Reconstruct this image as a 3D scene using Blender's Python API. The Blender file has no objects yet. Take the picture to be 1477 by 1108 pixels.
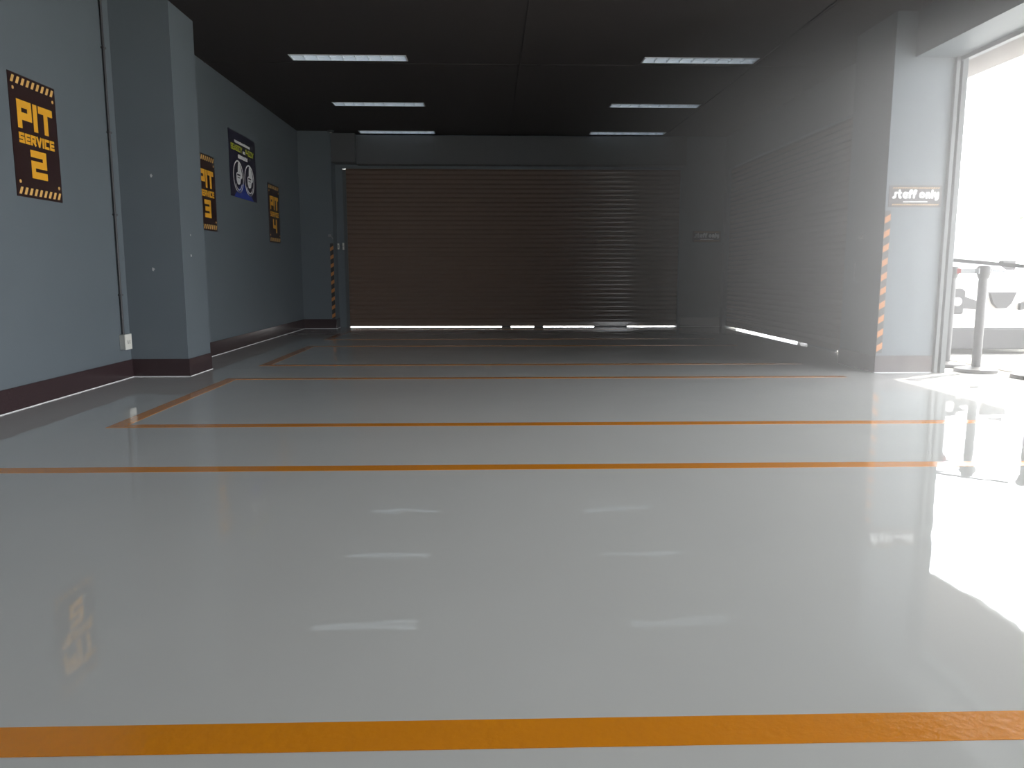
import bpy, bmesh, math, random
from mathutils import Vector, Matrix
random.seed(7)
S = bpy.context.scene
COL = S.collection

# ------------------------------------------------------------------ camera
F = 1128.0                                   # focal length in pixels of a 1477 px wide frame
cd = bpy.data.cameras.new('camera'); cam = bpy.data.objects.new('camera', cd); COL.objects.link(cam)
cd.sensor_width = 36.0; cd.sensor_fit = 'HORIZONTAL'; cd.lens = 36.0 * F / 1477.0
cam.location = (0, 0, 0.95)
cam.rotation_euler = (math.pi / 2 - math.atan(160 / F), 0, -0.0294)
cd.clip_end = 300
S.camera = cam

# ------------------------------------------------------------------ light
W = bpy.data.worlds.new('sky'); S.world = W; W.use_nodes = True
wt = W.node_tree; bg = wt.nodes['Background']
bg.inputs['Color'].default_value = (0.97, 0.985, 1.0, 1); bg.inputs['Strength'].default_value = 8.0

sd = bpy.data.lights.new('sun', 'SUN'); sun = bpy.data.objects.new('sun', sd); COL.objects.link(sun)
sd.energy = 14.0; sd.angle = 0.012; sd.color = (1.0, 0.93, 0.82)
sun.rotation_euler = Vector((-1.0, -0.6, -1.09)).to_track_quat('-Z', 'Y').to_euler()

# sampling portal in the wide opening (guides sky light, gives off none itself)
pd = bpy.data.lights.new('opening_portal', 'AREA'); po = bpy.data.objects.new('opening_portal', pd); COL.objects.link(po)
pd.shape = 'RECTANGLE'; pd.size = 9.6; pd.size_y = 2.9; pd.cycles.is_portal = True
po.location = (4.42, 2.6, 1.45)
po.rotation_euler = Matrix(((0, 0, 1), (1, 0, 0), (0, 1, 0))).to_euler()   # -Z looks to -X

S.view_settings.view_transform = 'Standard'; S.view_settings.look = 'None'
S.view_settings.gamma = 1.0; S.view_settings.use_curve_mapping = False
S.view_settings.exposure = 0.2

# ------------------------------------------------------------------ helpers
def mat(name, col, rough=0.6, metal=0.0, spec=0.5, noise=0.0, nscale=8.0, bump=0.0, bscale=60.0, coat=0.0, emit=None, estr=0.0):
    m = bpy.data.materials.new(name); m.use_nodes = True
    nt = m.node_tree; b = nt.nodes['Principled BSDF']
    b.inputs['Base Color'].default_value = (*col, 1)
    b.inputs['Roughness'].default_value = rough; b.inputs['Metallic'].default_value = metal
    b.inputs['Specular IOR Level'].default_value = spec
    b.inputs['Coat Weight'].default_value = coat
    tc = nt.nodes.new('ShaderNodeTexCoord')
    if noise > 0:
        n = nt.nodes.new('ShaderNodeTexNoise'); n.inputs['Scale'].default_value = nscale; n.inputs['Detail'].default_value = 4
        nt.links.new(tc.outputs['Object'], n.inputs['Vector'])
        mx = nt.nodes.new('ShaderNodeMix'); mx.data_type = 'RGBA'
        mx.inputs[6].default_value = (*[c * (1 - noise) for c in col], 1)
        mx.inputs[7].default_value = (*[min(1, c * (1 + noise)) for c in col], 1)
        nt.links.new(n.outputs['Fac'], mx.inputs[0]); nt.links.new(mx.outputs[2], b.inputs['Base Color'])
    if bump > 0:
        n = nt.nodes.new('ShaderNodeTexNoise'); n.inputs['Scale'].default_value = bscale; n.inputs['Detail'].default_value = 3
        nt.links.new(tc.outputs['Object'], n.inputs['Vector'])
        bp = nt.nodes.new('ShaderNodeBump'); bp.inputs['Strength'].default_value = bump; bp.inputs['Distance'].default_value = 0.01
        nt.links.new(n.outputs['Fac'], bp.inputs['Height']); nt.links.new(bp.outputs['Normal'], b.inputs['Normal'])
    if emit:
        b.inputs['Emission Color'].default_value = (*emit, 1); b.inputs['Emission Strength'].default_value = estr
    return m

def box(bm, a, b):
    x0, y0, z0 = a; x1, y1, z1 = b
    v = [bm.verts.new(p) for p in ((x0, y0, z0), (x1, y0, z0), (x1, y1, z0), (x0, y1, z0), (x0, y0, z1), (x1, y0, z1), (x1, y1, z1), (x0, y1, z1))]
    for f in ((3, 2, 1, 0), (4, 5, 6, 7), (0, 1, 5, 4), (1, 2, 6, 5), (2, 3, 7, 6), (3, 0, 4, 7)):
        bm.faces.new([v[i] for i in f])

def prism(bm, pts, d):
    """pts: 3-D polygon, d: extrusion vector"""
    d = Vector(d); a = [bm.verts.new(p) for p in pts]; b = [bm.verts.new(Vector(p) + d) for p in pts]
    n = len(pts); bm.faces.new(a[::-1]); bm.faces.new(b)
    for i in range(n): bm.faces.new((a[i], a[(i + 1) % n], b[(i + 1) % n], b[i]))

def tube(bm, pts, r, seg=12, cap=True):
    pts = [Vector(p) for p in pts]; rings = []
    rr = r if isinstance(r, (list, tuple)) else [r] * len(pts)
    for i, p in enumerate(pts):
        t = (pts[min(i + 1, len(pts) - 1)] - pts[max(i - 1, 0)]).normalized()
        up = Vector((0, 0, 1)) if abs(t.z) < 0.9 else Vector((1, 0, 0))
        s = t.cross(up).normalized(); u = s.cross(t)
        rings.append([bm.verts.new(p + (s * math.cos(2 * math.pi * k / seg) + u * math.sin(2 * math.pi * k / seg)) * rr[i]) for k in range(seg)])
    for a, b in zip(rings, rings[1:]):
        for k in range(seg): bm.faces.new((a[k], a[(k + 1) % seg], b[(k + 1) % seg], b[k]))
    if cap: bm.faces.new(rings[0][::-1]); bm.faces.new(rings[-1])

def lathe(bm, prof, c=(0, 0, 0), seg=32):
    rings = [[bm.verts.new((c[0] + r * math.cos(2 * math.pi * k / seg), c[1] + r * math.sin(2 * math.pi * k / seg), c[2] + z)) for k in range(seg)] for r, z in prof]
    for a, b in zip(rings, rings[1:]):
        for k in range(seg): bm.faces.new((a[k], a[(k + 1) % seg], b[(k + 1) % seg], b[k]))
    bm.faces.new(rings[0][::-1]); bm.faces.new(rings[-1])

def obj(name, bm, m, parent=None, smooth=False, bevel=0.0):
    bmesh.ops.recalc_face_normals(bm, faces=bm.faces)
    me = bpy.data.meshes.new(name); bm.to_mesh(me); bm.free()
    o = bpy.data.objects.new(name, me); COL.objects.link(o)
    me.materials.append(m)
    if parent: o.parent = parent
    if smooth:
        for p in me.polygons: p.use_smooth = True
        me.set_sharp_from_angle(angle=math.radians(40))
    if bevel > 0:
        md = o.modifiers.new('bevel', 'BEVEL'); md.width = bevel; md.segments = 2; md.limit_method = 'ANGLE'
    return o

def tag(o, label, cat, group=None, kind=None):
    o['label'] = label; o['category'] = cat
    if group: o['group'] = group
    if kind: o['kind'] = kind
    return o
def thing(name, label, cat, loc=(0, 0, 0), rotz=0.0, group=None):
    o = bpy.data.objects.new(name, None); COL.objects.link(o); o.location = loc; o.rotation_euler = (0, 0, rotz)
    return tag(o, label, cat, group)
def struct(o, label, cat):
    o['kind'] = 'structure'; return tag(o, label, cat)
def dup(root, loc, label, rotz=None):
    r = root.copy(); COL.objects.link(r); r.location = loc; r['label'] = label
    if rotz is not None: r.rotation_euler = (0, 0, rotz)
    for ch in list(root.children):
        c = ch.copy(); COL.objects.link(c); c.parent = r
        for g in list(ch.children):
            d = g.copy(); COL.objects.link(d); d.parent = c
    return r
def B(*boxes):
    bm = bmesh.new()
    for a, b in boxes: box(bm, a, b)
    return bm

# stroke lettering: glyphs are centre lines in a unit box
GL = {
 'P': (.85, [[(0, 0), (0, 1), (.85, 1), (.85, .42), (0, .42)]]),
 'I': (.0, [[(0, 0), (0, 1)]]),
 'T': (.9, [[(0, 1), (.9, 1)], [(.45, 1), (.45, 0)]]),
 'S': (.85, [[(.85, 1), (0, 1), (0, .5), (.85, .5), (.85, 0), (0, 0)]]),
 'E': (.8, [[(.8, 1), (0, 1), (0, 0), (.8, 0)], [(0, .5), (.75, .5)]]),
 'R': (.85, [[(0, 0), (0, 1), (.85, 1), (.85, .45), (0, .45)], [(.4, .45), (.85, 0)]]),
 'V': (.9, [[(0, 1), (.45, 0), (.9, 1)]]),
 'C': (.8, [[(.8, 1), (0, 1), (0, 0), (.8, 0)]]),
 '2': (.85, [[(0, 1), (.85, 1), (.85, .5), (0, .5), (0, 0), (.85, 0)]]),
 '3': (.85, [[(0, 1), (.85, 1), (.85, 0), (0, 0)], [(.1, .5), (.85, .5)]]),
 '4': (.8, [[(0, 1), (0, .42), (.8, .42)], [(.8, 1), (.8, 0)]]),
 'B': (.7, [[(0, 0), (0, 1), (.65, 1), (.65, .5), (0, .5)], [(.65, .5), (.7, 0), (0, 0)]]),
 '0': (.7, [[(0, 0), (0, 1), (.7, 1), (.7, 0), (0, 0)]]),
 '8': (.7, [[(0, 0), (0, 1), (.7, 1), (.7, 0), (0, 0)], [(0, .5), (.7, .5)]]),
 '1': (.2, [[(0, .8), (.2, 1), (.2, 0)]]),
 'Y': (.8, [[(0, 1), (.4, .5), (.8, 1)], [(.4, .5), (.4, 0)]]),
 'G': (.75, [[(.75, 1), (0, 1), (0, 0), (.75, 0), (.75, .5), (.4, .5)]]),
 ':': (.0, [[(0, .15), (0, .2)], [(0, .7), (0, .75)]]),
 's': (.5, [[(.6, .68), (.3, .66), (.27, .38), (.2, .02), (-.1, 0)]]),
 't': (.4, [[(.1, 1), (.05, .3), (.12, .05), (.3, 0)], [(-.02, .68), (.36, .68)]]),
 'a': (.62, [[(.62, .66), (.62, 0)], [(.62, .5), (.5, .64), (.3, .68), (.1, .58), (0, .34), (.1, .1), (.3, 0), (.5, .04), (.62, .2)]]),
 'f': (.35, [[(.5, .98), (.3, 1), (.18, .85), (.12, 0)], [(0, .62), (.4, .62)]]),
 'o': (.7, [[(.35, 0), (.1, .1), (0, .34), (.1, .58), (.35, .68), (.6, .58), (.7, .34), (.6, .1), (.35, 0)]]),
 'n': (.55, [[(0, 0), (.02, .68)], [(.02, .45), (.18, .64), (.38, .66), (.53, .5), (.55, 0)]]),
 'l': (.0, [[(0, 0), (0, 1)]]),
 'y': (.55, [[(0, .68), (.02, .25), (.2, .05), (.42, .08), (.55, .25)], [(.57, .68), (.55, -.05), (.4, -.25), (.2, -.28)]]),
 ' ': (.3, []),
}
def lettering(bm, text, x0, y0, w, h, th, gap=0.3, dz=0.001, z=0.0, square=True):
    """text in the XY plane, fitted to width w and height h (outer), stroke th"""
    units = sum(GL[c][0] for c in text) ; n = len(text) - 1
    ih = h - th
    iw = w - th
    sx = (iw - n * (th + gap * th)) / max(units, 1e-6) if units > 0 else 0
    x = x0 + th / 2; kk = 0
    for c in text:
        for pl in GL[c][1]:
            P = [Vector((x + p[0] * sx, y0 + th / 2 + p[1] * ih, 0)) for p in pl]
            for a, b in zip(P, P[1:]):
                d = (b - a)
                if d.length < 1e-7: continue
                d.normalize(); e = d * th / 2 if square else Vector((0, 0, 0)); s = Vector((-d.y, d.x, 0)) * th / 2
                q = [a - e - s, b + e - s, b + e + s, a - e + s]
                kk += 1; prism(bm, [(p.x, p.y, z) for p in q], (0, 0, dz + .0001 * (kk % 5)))
            if not square:
                for p in P: prism(bm, [(p.x + math.cos(k * math.pi / 5) * th / 2, p.y + math.sin(k * math.pi / 5) * th / 2, z) for k in range(10)], (0, 0, dz + .0006 + .00015 * (P.index(p) % 4)))
        x += GL[c][0] * sx + th * (1 + gap)

def stripes(bm, x0, x1, y0, y1, n, z, dz=0.001, slant=0.5, fill=0.5):
    p = (x1 - x0) / n; h = y1 - y0
    for i in range(n):
        a = x0 + i * p; b = a + p * fill; s = slant * h
        pts = [(max(x0, min(x1, q)), yy, z) for q, yy in ((a, y0), (b, y0), (b + s, y1), (a + s, y1))]
        prism(bm, pts, (0, 0, dz))

# ------------------------------------------------------------------ materials
M_wall = mat('blue_grey_wall_paint', (0.125, 0.15, 0.17), 0.55, noise=0.05, nscale=3, bump=0.12, bscale=180)
M_ceil = mat('dark_brown_ceiling_paint', (0.02, 0.015, 0.015), 0.75, noise=0.08, nscale=2)
M_base = mat('maroon_granite_tile', (0.042, 0.025, 0.028), 0.22, noise=0.35, nscale=220)
M_grout = mat('white_grout', (0.75, 0.76, 0.76), 0.7)
M_shut = mat('brown_shutter_enamel', (0.185, 0.125, 0.095), 0.13, spec=0.8, noise=0.04, nscale=2)
M_dgrey = mat('dark_grey_steel_paint', (0.09, 0.10, 0.105), 0.45)
M_rail = mat('galvanised_guide', (0.30, 0.31, 0.32), 0.4, metal=0.3)
M_box = mat('shutter_box_grey', (0.10, 0.105, 0.11), 0.6)
M_black = mat('black_plastic', (0.02, 0.02, 0.022), 0.4)
M_sign = mat('sign_black_print', (0.030, 0.014, 0.014), 0.35)
M_yel = mat('sign_amber_print', (0.85, 0.42, 0.03), 0.45)
M_yel2 = mat('sign_pale_stripe', (0.75, 0.45, 0.14), 0.45)
M_orange = mat('orange_floor_paint', (0.85, 0.30, 0.012), 0.1, noise=0.04, nscale=5, coat=0.5, bump=0.12, bscale=45)
M_tapeo = mat('hazard_tape_orange', (0.55, 0.22, 0.06), 0.5)
M_tapeb = mat('hazard_tape_black', (0.03, 0.03, 0.03), 0.4)
M_white = mat('white_plastic', (0.75, 0.74, 0.68), 0.4)
M_lwhite = mat('white_print', (0.85, 0.85, 0.85), 0.5)
M_navy = mat('poster_navy', (0.02, 0.018, 0.04), 0.35)
M_blue = mat('poster_blue', (0.03, 0.06, 0.35), 0.35)
M_lime = mat('poster_lime', (0.55, 0.60, 0.03), 0.4)
M_refl = mat('lamp_reflector', (0.80, 0.83, 0.86), 0.35, metal=0.3)
M_tube = mat('fluorescent_tube', (0.9, 0.93, 0.95), 0.3, emit=(0.82, 0.93, 1.0), estr=1.1)
M_cord = mat('dark_conduit', (0.05, 0.05, 0.055), 0.5)
M_conc = mat('pale_concrete', (0.55, 0.54, 0.51), 0.85, noise=0.08, nscale=1.5)
M_kerb = mat('kerb_concrete', (0.33, 0.32, 0.31), 0.85)
M_awn = mat('awning_sheet', (0.10, 0.088, 0.085), 0.5)
M_post = mat('stanchion_black', (0.05, 0.05, 0.053), 0.4)
M_car = mat('white_car_paint', (0.82, 0.80, 0.76), 0.15, coat=1.0)
M_trim = mat('car_black_trim', (0.035, 0.035, 0.038), 0.6)
M_glass = mat('car_dark_glass', (0.03, 0.035, 0.04), 0.04, coat=1.0)
M_chrome = mat('chrome', (0.8, 0.8, 0.82), 0.08, metal=1.0)
M_lens = mat('lamp_lens', (0.75, 0.72, 0.70), 0.1, coat=1.0)
M_rubber = mat('tyre_rubber', (0.02, 0.02, 0.02), 0.85)
M_red = mat('red_plastic', (0.7, 0.04, 0.03), 0.35)
M_redcar = mat('dark_red_car_paint', (0.35, 0.05, 0.05), 0.2, coat=1.0)
M_leaf = mat('tree_leaves', (0.10, 0.16, 0.05), 0.6, noise=0.4, nscale=3)
M_bark = mat('tree_bark', (0.14, 0.10, 0.07), 0.9)
M_plug = mat('filler_spot', (0.55, 0.55, 0.55), 0.8)

# epoxy floor: grey, glossy, with a faint slow waviness
M_floor = mat('grey_epoxy_floor', (0.64, 0.65, 0.63), 0.018, noise=0.04, nscale=0.9)
nt = M_floor.node_tree; b = nt.nodes['Principled BSDF']; b.inputs['IOR'].default_value = 1.5
tc = nt.nodes.new('ShaderNodeTexCoord'); n1 = nt.nodes.new('ShaderNodeTexNoise'); n1.inputs['Scale'].default_value = 2.2; n1.inputs['Detail'].default_value = 2.5
nt.links.new(tc.outputs['Object'], n1.inputs['Vector'])
bp = nt.nodes.new('ShaderNodeBump'); bp.inputs['Strength'].default_value = 0.17; bp.inputs['Distance'].default_value = 0.01
nt.links.new(n1.outputs['Fac'], bp.inputs['Height']); nt.links.new(bp.outputs['Normal'], b.inputs['Normal'])

# ------------------------------------------------------------------ room shell
ZC = 3.3; YB = 13.95; YN = -5.0
struct(obj('floor', B(((-3.6, YN - .2, -0.3), (4.45, YB + .1, 0))), M_floor), 'glossy grey epoxy floor of the service bay', 'floor')
# ceiling slab with six slots for the recessed lamps
LX = [(-2.16, -0.90), (1.73, 2.99)]; LY = [(8.97, 9.18), (11.36, 11.57), (13.56, 13.77)]
bm = bmesh.new()
xs = sorted({-3.6, 4.6, *[v for p in LX for v in p]}); ys = sorted({YN - .2, YB + .2, *[v for p in LY for v in p]})
for i in range(len(xs) - 1):
    for j in range(len(ys) - 1):
        if any(abs(xs[i] - p[0]) < 1e-6 for p in LX) and any(abs(ys[j] - q[0]) < 1e-6 for q in LY): continue
        box(bm, (xs[i], ys[j], ZC), (xs[i + 1], ys[j + 1], ZC + 0.02))
box(bm, (-3.6, YN - .2, ZC + 0.14), (4.6, YB + .2, ZC + 0.3))
struct(obj('ceiling', bm, M_ceil), 'dark brown painted board ceiling', 'ceiling')
bm = B(((0.36, YN, ZC - 0.006), (0.385, YB, ZC)), ((-3.3, 9.30, ZC - 0.006), (3.7, 9.32, ZC)), ((3.03, YN, ZC - 0.012), (3.06, 13.6, ZC)))
struct(obj('trim_1', bm, M_ceil), 'dark joint battens across the ceiling boards', 'trim')

struct(obj('wall_left', B(((-3.6, YN, 0), (-3.3, 7.5, ZC)), ((-3.6, 7.5, 0), (-3.19, YB + .2, ZC)), ((-3.19, 13.6, 0), (-2.64, YB, ZC))), M_wall),
       'blue grey painted left wall with the signs', 'wall')
struct(obj('wall_column', B(((-3.3, 7.28, 0), (-2.78, 7.86, ZC))), M_wall, None), 'square blue grey column standing out from the left wall', 'column')
struct(obj('wall_back', B(((-3.19, YB, 2.74), (4.14, YB + .2, ZC)), ((-2.64, YB, 0), (-2.52, YB + .2, 2.74)), ((3.37, YB, 0), (4.4, YB + .2, 2.74))), M_wall),
       'dark wall around the far roller shutter', 'wall')
struct(obj('wall_right', B(((4.14, 8.15, 2.74), (4.4, YB, ZC)), ((4.14, 13.8, 0), (4.4, YB, 2.74)), ((4.14, YN, 0), (4.4, -2.2, ZC))), M_wall),
       'right wall around the side roller shutter', 'wall')
struct(obj('wall_pillar', B(((3.71, 7.37, 0), (4.27, 8.15, ZC))), M_wall), 'pale lit blue grey pillar beside the open bay', 'pillar')
struct(obj('wall_beam', B(((3.9, -2.2, 2.9), (4.40, 7.37, ZC))), M_wall), 'overhead beam above the open bay', 'beam')
struct(obj('wall_front', B(((-3.3, YN - .2, 0), (4.4, YN, ZC))), M_wall), 'blue grey wall behind the viewer', 'wall')

def skirting(name, runs, label):
    """runs: boxes given by (x0,y0,x1,y1); tile body plus a white caulk line at its foot"""
    root = thing(name, label, 'baseboard'); root['kind'] = 'structure'
    bm = bmesh.new(); g = bmesh.new()
    for x0, y0, x1, y1, axis, side in runs:
        box(bm, (x0, y0, 0.004), (x1, y1, 0.165))
        L = (y1 - y0) if axis == 'y' else (x1 - x0); k = int(L / 0.6)
        if axis == 'y':
            xx = (x1, x1 + .004) if side > 0 else (x0 - .004, x0); box(g, (xx[0], y0, 0), (xx[1], y1, 0.006))
        else:
            yy = (y0 - .004, y0); box(g, (x0, yy[0], 0), (x1, yy[1], 0.006))
    obj('tile', bm, M_base, root, bevel=0.002); obj('caulk_line', g, M_grout, root)
skirting('baseboard_left', [(-3.3, YN, -3.285, 7.28, 'y', 1), (-3.3, 7.268, -2.768, 7.28, 'x', 0), (-2.78, 7.28, -2.768, 7.86, 'y', 1),
                            (-3.19, 7.86, -3.178, 13.6, 'y', 1), (-3.19, 13.588, -2.628, 13.6, 'x', 0), (-2.64, 13.6, -2.628, YB - .02, 'y', 1)], 'dark maroon tile skirting along the left wall and column')
skirting('baseboard_right', [(3.70, 7.358, 4.26, 7.37, 'x', 0), (3.70, 7.37, 3.71, 8.15, 'y', -1), (3.42, YB - .012, 4.14, YB, 'x', 0)], 'dark tile skirting around the right pillar')

# painted bay lines
def line(x0, y0, x1, y1): return ((x0, y0, 0.0), (x1, y1, 0.0012))
for i, (bx, lab) in enumerate([
    ([line(-2.6, 1.458, 3.3, 1.562), line(-2.6, 3.72, 3.3, 3.82), line(-2.6, 1.562, -2.5, 3.72)], 'orange painted outline of the nearest service bay'),
    ([line(-2.38, 4.83, 3.3, 4.93), line(-2.38, 7.05, 3.3, 7.14), line(-2.38, 4.93, -2.28, 7.05)], 'orange painted outline of the bay beside the column'),
    ([line(-2.38, 8.10, 3.3, 8.20), line(-2.38, 10.25, 3.3, 10.34), line(-2.38, 8.20, -2.28, 10.25)], 'orange painted outline of the bay in the dim far half'),
    ([line(-2.38, 11.3, 3.3, 11.4), line(-2.38, 13.3, 3.3, 13.4), line(-2.38, 11.4, -2.28, 13.3)], 'orange painted outline of the last bay by the far shutter')]):
    o = tag(obj('bay_marking', B(*bx), M_orange), lab, 'floor marking', 'orange bay markings on the floor')

# ------------------------------------------------------------------ roller doors
def curtain(L, z0, z1, pitch=0.078, depth=0.016):
    """corrugated slats; runs along +X, faces -Y"""
    bm = bmesh.new(); prof = []
    z = z0
    while z < z1:
        for k in range(8):
            t = k / 8.0; prof.append((-depth * math.sin(math.pi * min(1, t / 0.82)) if t < 0.82 else 0.003, z + t * pitch))
        z += pitch
    prof.append((0, z))
    a = [bm.verts.new((0, y, zz)) for y, zz in prof]; b2 = [bm.verts.new((L, y, zz)) for y, zz in prof]
    for i in range(len(prof) - 1): bm.faces.new((a[i], b2[i], b2[i + 1], a[i + 1]))
    c = [bm.verts.new((0, 0.02, zz)) for zz in (z0, z)]; d = [bm.verts.new((L, 0.02, zz)) for zz in (z0, z)]
    bm.faces.new((c[0], c[1], d[1], d[0]))
    return bm
def shutter(name, L, H, loc, rotz, label, seals, gap=0.024):
    r = thing(name, label, 'roller shutter', loc, rotz); r['kind'] = 'structure'
    obj('slat_curtain', curtain(L, 0.09, H), M_shut, r, smooth=True)
    obj('bottom_bar', B(((0, -0.012, gap), (L, 0.02, 0.09))), M_shut, r, bevel=0.003)
    if seals: obj('rubber_seal', B(*[((a, -0.005, 0.0), (b, 0.015, gap)) for a, b in seals]), M_black, r)
    for x in (-0.075, L - 0.005):
        obj('guide_rail', B(((x, -0.05, 0), (x + 0.08, -0.022, H)), ((x, 0.022, 0), (x + 0.08, 0.04, H))), M_dgrey, r)
    return r
shutter('door_1', 5.84, 2.72, (-2.47, YB + .06, 0), 0, 'closed brown slatted roller shutter across the far end', [(2.70, 2.86), (3.28, 3.44), (4.36, 4.95)], 0.013)
shutter('door_2', 5.7, 2.74, (4.22, 13.85, 0), -math.pi / 2, 'closed brown slatted roller shutter in the right wall', [(3.65, 4.48)])
# shutter housing above the far shutter
r = thing('door_housing', 'dark grey box housing above the far roller shutter', 'shutter housing', (0, 0, 0)); r['kind'] = 'structure'
obj('motor_cover', B(((-2.86, 13.62, 2.8), (-2.24, 13.95, 3.27))), M_box, r, bevel=0.004)
obj('barrel_cover', B(((-2.24, 13.72, 2.78), (3.4, 13.95, 3.25))), M_box, r, bevel=0.004)
# the open door on the right: guide rails and the rolled-up slats above
r = thing('door_3', 'open roller shutter bay with its steel guide rails', 'roller shutter'); r['kind'] = 'structure'
for y0, s in ((7.33, 1), (-2.2, -1)):
    obj('guide_rail', B(((4.265, y0, 0), (4.30, y0 + .07, 2.9)), ((4.325, y0, 0), (4.375, y0 + .07, 2.9)), ((4.265, y0 + .05, 0), (4.375, y0 + .08, 2.9))), M_dgrey, r, bevel=0.003)
c = bmesh.new()
for k in range(2): box(c, (4.30 + 0.02 * k, -2.15, 2.862 + 0.02 * k), (4.32 + 0.02 * k, 7.33, 2.9))
obj('bottom_bar', c, M_dgrey, r)

# ------------------------------------------------------------------ signs (built in XY, facing +Z, then turned to the wall)
ROT_L = Matrix(((0, 0, 1), (1, 0, 0), (0, 1, 0))).to_euler()          # x->+Y, y->+Z, z->+X
ROT_B = Matrix(((1, 0, 0), (0, 0, -1), (0, 1, 0))).to_euler()         # x->+X, y->+Z, z->-Y
def pit_sign(num, loc, label):
    w, h = 0.585, 0.845
    r = thing('pit_sign', label, 'sign', loc, group='pit service signs on the left wall'); r.rotation_euler = ROT_L
    obj('panel', B(((0, 0, 0), (w, h, 0.006))), M_sign, r)
    z = 0.006
    bm = bmesh.new(); lettering(bm, 'PIT', 0.075, h * .565, 0.45, 0.195, 0.052, gap=0.35, z=z); obj('lettering', bm, M_yel, r)['label'] = 'amber word PIT'
    bm = bmesh.new(); lettering(bm, 'SERVICE', 0.075, h * .445, 0.45, 0.072, 0.019, gap=0.45, z=z); obj('lettering', bm, M_yel, r)['label'] = 'amber word SERVICE'
    bm = bmesh.new(); lettering(bm, num, 0.20, h * .17, 0.2, 0.20, 0.05, z=z); obj('numeral', bm, M_yel, r)['label'] = 'amber numeral ' + num
    for y0 in (0.018, h - 0.068):
        bm = bmesh.new(); stripes(bm, 0.02, w - 0.01, y0, y0 + 0.05, 9, z, slant=0.55, fill=0.48); obj('stripe_band', bm, M_yel2, r)
    for x, y in ((.045, .105), (w - .04, .105), (.045, h - .105), (w - .04, h - .105)):
        bm = bmesh.new(); prism(bm, [(x + .012 * math.cos(k * math.pi / 6), y + .012 * math.sin(k * math.pi / 6), z) for k in range(12)], (0, 0, 0.003)); obj('bolt', bm, M_yel2, r)
    return r
pit_sign('2', (-3.3, 5.707, 1.487), 'black and amber PIT SERVICE 2 sign left of the column')
pit_sign('3', (-3.19, 8.87, 1.43), 'black and amber PIT SERVICE 3 sign just behind the column')
pit_sign('4', (-3.19, 11.68, 1.40), 'black and amber PIT SERVICE 4 sign nearest the far corner')

# promotional poster with two round badges
r = thing('poster', 'dark navy poster with two white round badges on the left wall', 'poster', (-3.1895, 10.017, 1.905)); r.rotation_euler = ROT_L
w, h = 1.09, 0.81
obj('panel', B(((0, 0, 0), (w, h, 0.006))), M_navy, r)
bm = bmesh.new()
prism(bm, [(.12, 0.0, .006), (.95, 0.0, .006), (.86, .05, .006), (.66, .15, .006), (.50, .20, .006), (.36, .14, .006), (.18, .04, .006)], (0, 0, .0004)); obj('blue_glow_print', bm, M_blue, r)
bm = bmesh.new(); random.seed(3)
x = 0.22
while x < 0.84:
    ww = random.uniform(.014, .026); prism(bm, [(x, .675, .0065), (x + ww, .675, .0065), (x + ww, .70 + random.uniform(0, .014), .0065), (x, .705, .0065)], (0, 0, .001)); x += ww + .007
obj('small_print', bm, M_lwhite, r); bm = bmesh.new(); x = 0.34
while x < 0.72:
    ww = random.uniform(.014, .026); prism(bm, [(x, .495, .0065), (x + ww, .495, .0065), (x + ww, .535 + random.uniform(0, .014), .0065), (x, .54, .0065)], (0, 0, .001)); x += ww + .007
obj('small_print', bm, M_lwhite, r); bm = bmesh.new(); x = 0.545
for ww in (.02, .03, .025):
    prism(bm, [(x, .575, .0065), (x + ww, .575, .0065), (x + ww, .61, .0065), (x, .61, .0065)], (0, 0, .001)); x += ww + .008
obj('small_print', bm, M_lwhite, r)
bm = bmesh.new(); lettering(bm, 'BGI:800Y', 0.07, .575, 0.45, .075, .014, gap=.6, z=.0065); obj('headline', bm, M_lime, r); bm = bmesh.new(); lettering(bm, '1400Y', 0.655, .575, 0.36, .075, .014, gap=.6, z=.0065)
obj('headline', bm, M_lime, r)
def disc(bm, cx, cy, r0, r1, z, a0=0, a1=2 * math.pi, seg=40, dz=.001):
    for k in range(seg):
        a, b_ = a0 + (a1 - a0) * k / seg, a0 + (a1 - a0) * (k + 1) / seg
        prism(bm, [(cx + r0 * math.cos(a), cy + r0 * math.sin(a), z), (cx + r1 * math.cos(a), cy + r1 * math.sin(a), z), (cx + r1 * math.cos(b_), cy + r1 * math.sin(b_), z), (cx + r0 * math.cos(b_), cy + r0 * math.sin(b_), z)], (0, 0, dz))
for cx_ in (0.32, 0.78):
    bm = bmesh.new(); disc(bm, cx_, .26, .185, .205, .0065)
    disc(bm, cx_, .24, .135, .15, .0065, 3.7, 5.8, 16)
    disc(bm, cx_, .22, .150, .165, .0065, 4.1, 5.4, 12)
    # bottle-like white shape in the badge
    pts = [(0, -.10), (.06, -.08), (.09, -.02), (.15, 0), (.15, .05), (.11, .12), (.07, .17), (.01, .185), (-.01, .12), (-.02, .06), (-.08, .04), (-.085, -.04), (-.05, -.09)]
    prism(bm, [(cx_ + a, .26 + b_, .0065) for a, b_ in pts], (0, 0, .001))
    o = obj('round_badge', bm, M_lwhite, r)
    bm = B(((cx_ - .05, .275, .0075), (cx_ + .07, .295, .0085)), ((cx_ - .04, .245, .0075), (cx_ + .05, .255, .0085))); obj('badge_text', bm, M_navy, o)

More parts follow.
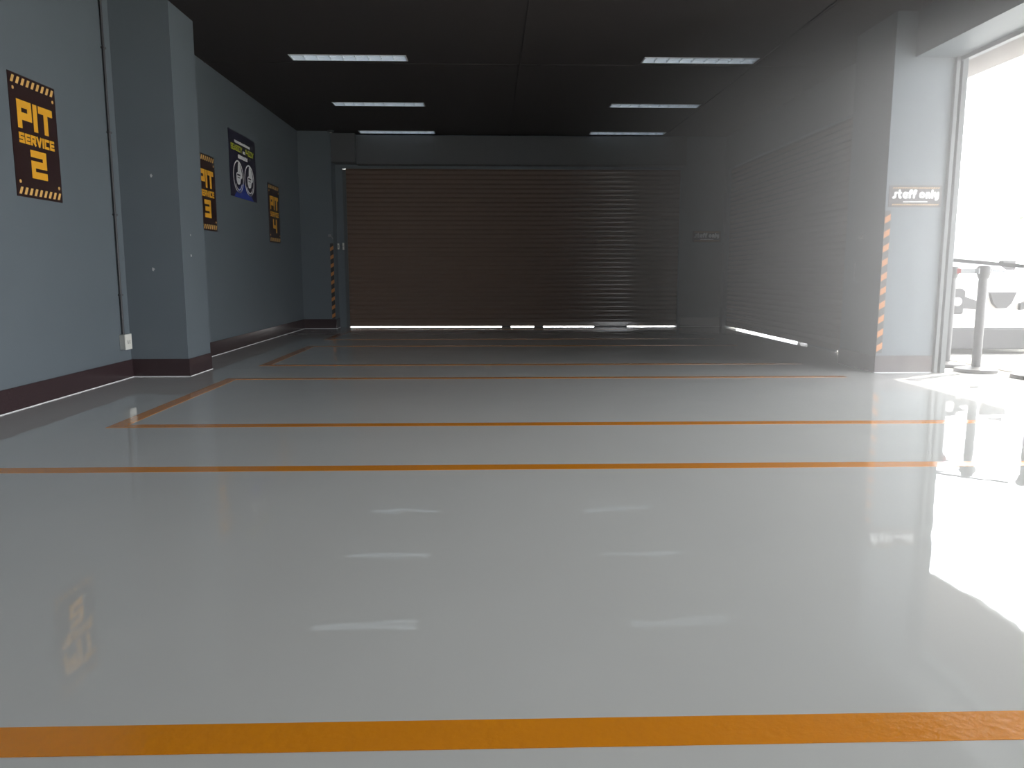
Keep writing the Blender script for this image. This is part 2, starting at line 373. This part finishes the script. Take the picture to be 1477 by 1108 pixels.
# STAFF ONLY signs
def staff_sign(loc, label):
    w, h = 0.50, 0.20
    r = thing('staff_only_sign', label, 'sign', loc, group='staff only signs'); r.rotation_euler = ROT_B
    obj('panel', B(((0, 0, 0), (w, h, 0.005))), M_sign, r)
    z = .005
    bm = bmesh.new(); lettering(bm, 'staff', 0.035, .078, 0.225, 0.085, .023, gap=.0, z=z, square=False); obj('lettering', bm, M_lwhite, r)['label'] = 'white word staff'
    bm = bmesh.new(); lettering(bm, 'only', 0.285, .078, 0.19, 0.085, .023, gap=.1, z=z, square=False); obj('lettering', bm, M_lwhite, r)['label'] = 'white word only'
    bm = bmesh.new(); x = .14
    while x < .37:
        prism(bm, [(x, .045, z), (x + .011, .045, z), (x + .011, .056, z), (x, .056, z)], (0, 0, .001)); x += .0145
    obj('small_print', bm, M_lwhite, r)
    for y0 in (.018, h - .030):
        bm = bmesh.new(); stripes(bm, .03, w - .02, y0, y0 + .012, 20, z, slant=1.0, fill=.5); obj('stripe_band', bm, M_yel2, r)
    return r
staff_sign((3.735, 7.37, 1.56), 'staff only sign on the bright pillar beside the open bay')
staff_sign((3.60, YB, 1.49), 'dim staff only sign on the far wall in the corner')

# hazard tapes
def tape(loc, hgt, label, fx):
    r = thing('hazard_tape', label, 'tape', loc); r.rotation_euler = ROT_B
    obj('backing', B(((0, 0, 0), (0.055, hgt, 0.002))), M_tapeb, r)
    bm = bmesh.new(); n = int(hgt / 0.13)
    for k in range(n):
        y = k * hgt / n + 0.01
        prism(bm, [(0, y, .002), (.055, y + .035, .002), (.055, y + .095, .002), (0, y + .06, .002)], (0, 0, .001))
    obj('orange_band', bm, M_tapeo, r)
    return r
tape((3.712, 7.37, 0.19), 1.34, 'orange and black hazard tape up the edge of the bright pillar', 1)
tape((-2.70, 13.6, 0.17), 1.28, 'orange and black hazard tape up the far left corner pier', -1)

# far corner: white switches on the pier and guide
r = thing('light_switch', 'small white wall switch beside the far roller shutter', 'switch', (-2.60, 13.90, 1.36))
obj('back_plate', B(((-.03, -.01, 0), (.0, .01, .10)), ), M_white, r, bevel=0.002)
obj('rocker', B(((-.02, -.015, .025), (-.008, -.008, .075))), M_dgrey, r)
r = thing('shutter_key_switch', 'slim white key switch on the far shutter guide', 'switch', (-2.53, 13.90, 1.35))
obj('face_plate', B(((-.012, -.012, 0), (.016, .01, .12))), M_white, r, bevel=0.002); obj('key_slot', B(((-.002, -.015, .05), (.004, -.012, .07))), M_black, r)
r = thing('wall_hook', 'small grey metal hook above the hazard tape in far corner', 'hook', (-2.70, 13.6, 1.53))
bm = bmesh.new(); tube(bm, [(0, 0, 0.05), (0, -.03, .05), (.02, -.05, .04), (.05, -.05, .02), (.06, -.04, -.01)], .007); obj('hook', bm, M_rail, r)
obj('mount', B(((-.025, -.006, .03), (.025, 0, .07))), M_rail, r)
# bolt latch and chain hook on the dark side of the pillar
r = thing('door_latch', 'small metal latch on the dark side of the right pillar', 'latch', (3.71, 7.80, 1.30))
obj('mount', B(((-.006, -.05, -.015), (0, .05, .015))), M_rail, r)
bm = bmesh.new(); tube(bm, [(-.008, .06, -.005), (-.015, .0, .0), (-.02, -.04, .015), (-.015, -.07, .04)], .006); obj('lever', bm, M_rail, r)
r = thing('cable_hook', 'thin wire hook low on the dark side of the right pillar', 'hook', (3.71, 7.88, .86))
bm = bmesh.new(); tube(bm, [(-.006, .02, .17), (-.012, .01, .10), (-.02, -.01, .03), (-.02, -.06, .0), (-.01, -.12, .005)], .004); obj('wire', bm, M_rail, r)
obj('mount', B(((-.005, .01, .15), (0, .035, .19))), M_rail, r)

# conduit with socket on the left wall
bm = bmesh.new(); tube(bm, [(-3.285, 7.12, 0.40), (-3.285, 7.12, 3.295)], .011)
r = thing('cable_conduit', 'thin dark conduit running down the left wall by the column', 'conduit', (0, 0, 0))
obj('pipe', bm, M_cord, r, smooth=True)
for z in (0.75, 1.45, 2.15, 2.85): obj('clip', B(((-3.3, 7.10, z), (-3.27, 7.14, z + .015))), M_cord, r)
r = thing('power_socket', 'pale surface socket box at the foot of the conduit', 'socket', (-3.3, 7.13, .27))
obj('back_box', B(((0, -.06, 0), (.045, .06, .135))), mat('socket_grey', (.35, .36, .34), .5), r, bevel=.003)
obj('face_plate', B(((.045, -.062, -.002), (.056, .062, .137))), M_white, r, bevel=.003)
for y in (-.02, .013): obj('socket_hole', B(((.056, y, .05), (.0575, y + .007, .08))), M_black, r)
# filler spots on the column
for x, y, z, nx, s, lab in ((-3.015, 7.28, 1.816, 0, .018, 'white filler spot high on the front of the column'), (-3.05, 7.28, .985, 0, .022, 'white filler spot low on the front of the column'),
                     (-2.78, 7.50, 1.30, 1, .010, 'tiny upper pale spot on the side of the column'), (-2.78, 7.49, 1.11, 1, .014, 'tiny lower pale spot on the side of the column')):
    bm = bmesh.new(); ps = []
    for k in range(9):
        a = 2 * math.pi * k / 9; rr = s * random.uniform(.5, 1.1)
        ps.append((x, y + rr * math.cos(a), z + rr * math.sin(a)) if nx else (x + rr * .7 * math.cos(a), y, z + rr * math.sin(a)))
    prism(bm, ps, (.003, 0, 0) if nx else (0, -.003, 0)); tag(obj('filler_spot', bm, M_plug), lab, 'wall mark', 'filler spots on the column')

# ------------------------------------------------------------------ recessed louvre lamps
def lamp(loc, label):
    r = thing('ceiling_lamp', label, 'ceiling lamp', loc, group='recessed louvre lamps')
    L, Wd = 1.26, 0.21
    bm = bmesh.new()
    prof = [(0.002, 0), (0.006, .03), (.03, .09), (Wd / 2 - .02, .105), (Wd / 2, .085), (Wd / 2 + .02, .105), (Wd - .03, .09), (Wd - .006, .03), (Wd - .002, 0)]
    a = [bm.verts.new((.004, y, z)) for y, z in prof]; c = [bm.verts.new((L - .004, y, z)) for y, z in prof]
    for i in range(len(prof) - 1): bm.faces.new((a[i], a[i + 1], c[i + 1], c[i]))
    bm.faces.new(a); bm.faces.new(c)
    obj('reflector', bm, M_refl, r)
    bm = B(((-.008, -.008, -.008), (L + .008, .006, .0)), ((-.008, Wd - .006, -.008), (L + .008, Wd + .008, .0)), ((-.008, .006, -.008), (.006, Wd - .006, .0)), ((L - .006, .006, -.008), (L + .008, Wd - .006, .0)))
    obj('frame', bm, M_refl, r)
    bm = bmesh.new()
    for k in range(1, 9):
        x = L * k / 9; box(bm, (x - .002, .006, -.004), (x + .002, Wd - .006, .045))
    box(bm, (.006, Wd / 2 - .003, -.004), (L - .006, Wd / 2 + .003, .045)); obj('louvre', bm, M_refl, r)
    for y in (.055, Wd - .055):
        bm = bmesh.new(); tube(bm, [(.03, y, .065), (L - .03, y, .065)], .013, 12); obj('tube', bm, M_tube, r, smooth=True)
    return r
rows = ['nearest', 'middle', 'farthest']
proto = None
for i, (x0, _) in enumerate(LX):
    for j, (y0, _) in enumerate(LY):
        lab = f"{rows[j]} louvred fluorescent lamp in the {'left' if i == 0 else 'right'} row of the dark ceiling"
        if proto is None: proto = lamp((x0, y0, ZC), lab)
        else: dup(proto, (x0, y0, ZC), lab)
# small detector by the housing
r = thing('smoke_detector', 'small pale detector on the ceiling by the far left corner', 'detector', (-2.62, 13.56, ZC))
bm = bmesh.new(); lathe(bm, [(.055, 0), (.055, -.015), (.035, -.03), (.01, -.033)], seg=20); obj('body', bm, M_dgrey, r, smooth=True)
bm = bmesh.new(); lathe(bm, [(.02, -.033), (.018, -.038)], seg=12); obj('lens', bm, M_white, r)

# ------------------------------------------------------------------ outside
struct(obj('ground', B(((-60, -60, -0.6), (90, 90, -0.35)), ), M_conc), 'pale sunlit concrete yard', 'ground')
struct(obj('apron', B(((4.45, -20, -0.34), (5.0, 60, 0.0))), M_conc), 'narrow pale concrete apron outside the open bay', 'ground')
struct(obj('yard', B(((5.12, -20, -0.34), (60, 60, -0.004)), ((-40, YB + .1, -0.34), (4.45, 60, -0.01))), M_conc), 'bright concrete forecourt', 'ground')
struct(obj('drain_channel', B(((5.0, -20, -0.34), (5.12, 60, -0.03))), M_kerb), 'dark grey drain channel along the apron', 'drain')
# ribbed awning over the opening
bm = bmesh.new(); n = 60; y = -4.6
A = Vector((4.6, 0, 3.02)); Bv = Vector((7.09, 0, 3.83)); N = 26
va = []; 
for k in range(N + 1):
    t = k / N; p = A.lerp(Bv, t); p.z += 0.03 * (1 if k % 2 else -1); va.append(p)
a = [bm.verts.new((p.x, -4.6, p.z)) for p in va]; c = [bm.verts.new((p.x, 17.0, p.z)) for p in va]
for k in range(N): bm.faces.new((a[k], a[k + 1], c[k + 1], c[k]))
r = thing('awning', 'pale ribbed metal awning outside the open bay', 'awning'); r['kind'] = 'structure'
o = obj('sheet', bm, M_awn, r); sm = o.modifiers.new('s', 'SOLIDIFY'); sm.thickness = .01; sm.offset = 1
obj('edge_beam', B(((7.06, -4.6, 3.80), (7.14, 17.0, 3.90))), M_rail, r)
for y in (-4.5, 16.9): obj('bracket', B(((4.4, y, 2.96), (4.62, y + .05, 3.2))), M_rail, r)
struct(obj('wall_facade', B(((4.40, -4.6, 2.96), (4.58, 17.0, 3.6)), ), M_wall), 'outer face above the open bay', 'wall')

# queue posts
def stanchion(loc, label):
    r = thing('queue_post', label, 'queue post', loc, group='black queue posts outside the bay')
    bm = bmesh.new(); lathe(bm, [(.185, 0), (.19, .01), (.185, .035), (.07, .05), (.05, .055)], seg=36); obj('base', bm, M_post, r, smooth=True)
    bm = bmesh.new(); lathe(bm, [(.041, .03), (.041, .90)], seg=24); obj('pole', bm, M_post, r, smooth=True)
    bm = bmesh.new(); lathe(bm, [(.046, .90), (.055, .93), (.06, .94), (.06, 1.0), (.054, 1.015), (.03, 1.02)], seg=24); obj('head', bm, M_post, r, smooth=True)
    for x in (-.066, .056): obj('belt_slot', B(((x, -.03, .945), (x + .01, .03, .995))), M_rail, r)
    return r
p1 = stanchion((4.69, 7.86, 0), 'black queue post half hidden behind the guide rail')
dup(p1, (4.72, 7.40, 0), 'full black queue post standing clear in the open bay')
dup(p1, (4.96, 6.92, 0), 'black queue post cut by the right edge of the picture')
def belt(a, b, hgt, m, label, m2=None):
    a = Vector(a); b = Vector(b); d = (b - a).normalized(); s = Vector((-d.y, d.x, 0)) * .0015
    r = thing('queue_belt', label, 'belt')
    bm = bmesh.new(); prism(bm, [a - s, b - s, b - s + Vector((0, 0, hgt)), a - s + Vector((0, 0, hgt))], s * 2); obj('webbing', bm, m, r)
    if m2:
        e = a + d * .06; s2 = s * 2
        bm = bmesh.new(); prism(bm, [a - s2, e - s2, e - s2 + Vector((0, 0, hgt)), a - s2 + Vector((0, 0, hgt))], s2 * 2); obj('end_clip', bm, m2, r)['label'] = 'red end clip'
belt((4.696, 7.79, .945), (4.715, 7.47, .945), .05, M_lwhite, 'white queue belt with red end between two posts', M_red)
belt((4.50, 8.05, 1.09), (4.87, 7.0, 0.99), .035, M_post, 'dark queue belt sloping down to the right hand post')

# cars
def car(loc, rotz, paint, label, detail=True):
    """length along +Y away from its nose at y=0; x across; z up from the ground"""
    r = thing('parked_car', label, 'car', loc, rotz)
    st = [(0.0, .62, .20, .55), (0.06, .78, .17, .72), (.30, .85, .16, .84), (.75, .87, .16, .93), (1.15, .87, .16, .99), (2.2, .88, .16, 1.0), (3.4, .88, .16, 1.0), (4.1, .85, .18, .98), (4.3, .78, .22, .86)]
    bm = bmesh.new(); rings = []
    for y, hw, z0, z1 in st:
        m_ = z0 + (z1 - z0) * .55
        ring = [(-hw * .88, z0), (-hw, z0 + .08), (-hw * 1.0, m_), (-hw * .96, z1 - .06), (-hw * .84, z1), (0, z1 + .03), (hw * .84, z1), (hw * .96, z1 - .06), (hw, m_), (hw, z0 + .08), (hw * .88, z0)]
        rings.append([bm.verts.new((x, y, z)) for x, z in ring])
    for a, b_ in zip(rings, rings[1:]):
        for k in range(len(a)): bm.faces.new((a[k], a[(k + 1) % len(a)], b_[(k + 1) % len(a)], b_[k]))
    bm.faces.new(rings[0][::-1]); bm.faces.new(rings[-1])
    o = obj('body', bm, paint, r, smooth=True); o.modifiers.new('sub', 'SUBSURF').render_levels = 2
    bm = bmesh.new(); rings = []
    for y, hw, z0, z1 in [(1.1, .80, .96, 1.0), (1.55, .74, .96, 1.25), (1.95, .64, .96, 1.45), (2.4, .62, .96, 1.49), (3.2, .62, .96, 1.47), (3.7, .66, .96, 1.32), (4.1, .74, .96, 1.0)]:
        rings.append([bm.verts.new(p) for p in ((-.80, y, z0), (-hw, y, z1 - .03), (-hw * .85, y, z1), (hw * .85, y, z1), (hw, y, z1 - .03), (.80, y, z0))])
    for a, b_ in zip(rings, rings[1:]):
        for k in range(5): bm.faces.new((a[k], a[k + 1], b_[k + 1], b_[k]))
    bm.faces.new(rings[0]); bm.faces.new(rings[-1])
    obj('windows', bm, M_glass, r, smooth=True)
    bm = bmesh.new(); prism(bm, [(-.60, 2.0, 1.455), (.60, 2.0, 1.455), (.60, 3.3, 1.465), (-.60, 3.3, 1.465)], (0, 0, .045)); obj('roof', bm, paint, r, smooth=True, bevel=.02)
    for sx in (-1, 1):
        for y in (.85, 3.45):
            bm = bmesh.new(); tube(bm, [(sx * .66, y, .31), (sx * .90, y, .31)], .31, 28); w_ = obj('wheel', bm, M_rubber, r, smooth=True)
            bm = bmesh.new(); tube(bm, [(sx * .90, y, .31), (sx * .905, y, .31)], .19, 20); obj('hub_cap', bm, M_rail, w_, smooth=True)
        bm = bmesh.new(); tube(bm, [(sx * .80, 1.45, 1.02), (sx * .92, 1.43, 1.04)], .02, 8); box(bm, (sx * 1.0 - .09, 1.38, .99), (sx * 1.0 + .09, 1.48, 1.12)); obj('wing_mirror', bm, M_trim, r, bevel=.01)
        # headlamp cluster
        bm = bmesh.new(); c_ = sx * .56
        prism(bm, [(c_ - .12, .01, .47), (c_ + .10, .01, .47), (c_ + .12, .01, .74), (c_ + .07, .01, .78), (c_ - .10, .01, .77), (c_ - .13, .01, .70)], (0, -.06, 0)); hl = obj('headlamp', bm, M_trim, r, bevel=.02)
        bm = bmesh.new(); tube(bm, [(c_ + .01, -.05, .62), (c_ + .01, -.07, .62)], .05, 20); obj('lens', bm, M_lens, hl, smooth=True)
        bm = bmesh.new(); box(bm, (c_ - .10, -.075, .50), (c_ - .08, -.05, .73)); obj('chrome_strip', bm, M_chrome, hl)
    for sx in (-1, 1):
        bm = bmesh.new(); prism(bm, [(sx * .46, .0, .54), (sx * .22, .0, .52), (sx * .22, .0, .60), (sx * .46, .0, .68)], (0, -.045, 0)); obj('grille_arm', bm, M_trim, r)
    bm = bmesh.new(); prism(bm, [(-.16, .0, .73), (.16, .0, .73), (.11, .0, .60), (.05, .0, .54), (-.05, .0, .54), (-.11, .0, .60)], (0, -.05, 0)); obj('grille', bm, M_trim, r)
    bm = bmesh.new()
    prism(bm, [(-.86, .28, .06), (-.86, -.02, .06), (-.60, -.09, .06), (.60, -.09, .06), (.86, -.02, .06), (.86, .28, .06)], (0, 0, .25)); obj('bumper_skirt', bm, M_trim, r, bevel=.02)
    return r
car((6.03, 9.1, 0), 0, M_car, 'white car parked nose on outside the open bay')
car((21.5, 22.0, 0), 0.9, M_redcar, 'dark red car parked far across the forecourt')

# tree across the yard
def tree(loc, R, hgt, label):
    r = thing('tree', label, 'tree', loc)
    bm = bmesh.new(); tube(bm, [(0, 0, 0), (.1, 0, hgt * .3), (0, .1, hgt * .6), (0, 0, hgt * .8)], [.22, .17, .12, .05], 10)
    for k in range(6):
        a = k * 1.05; tube(bm, [(0, 0, hgt * .45), (R * .5 * math.cos(a), R * .5 * math.sin(a), hgt * .65)], [.08, .03], 6)
    obj('trunk', bm, M_bark, r, smooth=True)
    bm = bmesh.new()
    cl = [(random.gauss(0, R * .4), random.gauss(0, R * .4), hgt * .7 + random.gauss(0, hgt * .12)) for _ in range(26)]
    for cx_, cy_, cz in cl:
        for _ in range(150):
            d = Vector((random.gauss(0, 1), random.gauss(0, 1), random.gauss(0, 1))).normalized() * random.uniform(.2, 1) * R * .33
            p = Vector((cx_, cy_, cz)) + d; u = Vector((random.gauss(0, 1), random.gauss(0, 1), random.gauss(0, 1))).normalized(); v = u.orthogonal().normalized()
            s = random.uniform(.06, .12)
            bm.faces.new([bm.verts.new(q) for q in (p - u * s, p + v * s * .5, p + u * s, p - v * s * .5)])
    obj('foliage', bm, M_leaf, r)
tree((20.8, 27.0, 0), 2.2, 4.2, 'leafy green tree far across the forecourt')

# ------------------------------------------------------------------ scattering volume added to imitate lens glare
M_glare = bpy.data.materials.new('lens_glare_volume'); M_glare.use_nodes = True
nt = M_glare.node_tree; nt.nodes.clear()
out = nt.nodes.new('ShaderNodeOutputMaterial'); vs = nt.nodes.new('ShaderNodeVolumeScatter')
vs.inputs['Anisotropy'].default_value = 0.4; vs.inputs['Color'].default_value = (1, .965, .92, 1)
tc = nt.nodes.new('ShaderNodeTexCoord'); ds = nt.nodes.new('ShaderNodeVectorMath'); ds.operation = 'DISTANCE'; ds.inputs[1].default_value = (4.2, 6.5, 1.7)
nt.links.new(tc.outputs['Object'], ds.inputs[0])
mr = nt.nodes.new('ShaderNodeMapRange'); mr.interpolation_type = 'SMOOTHSTEP'      # imitated glare is densest in the doorway
mr.inputs['From Min'].default_value = 0.0; mr.inputs['From Max'].default_value = 4.0; mr.inputs['To Min'].default_value = 0.32; mr.inputs['To Max'].default_value = 0.002
nt.links.new(ds.outputs['Value'], mr.inputs['Value']); nt.links.new(mr.outputs['Result'], vs.inputs['Density'])
nt.links.new(vs.outputs['Volume'], out.inputs['Volume'])
bm = bmesh.new()
foot = [(-3.24, YN + .05), (3.88, YN + .05), (3.88, 7.3), (3.66, 7.3), (3.66, 8.2), (4.1, 8.2), (4.1, 13.75), (3.3, 13.6), (-2.2, 13.6), (-2.6, 13.5), (-3.12, 13.5), (-3.12, 7.9), (-2.72, 7.9), (-2.72, 7.24), (-3.24, 7.24)]
prism(bm, [(x, y, .002) for x, y in foot], (0, 0, 3.286))
hz = obj('glare_veil', bm, M_glare)
tag(hz, 'added scattering volume imitating lens glare around the open bay', 'glare_veil', kind='stuff')
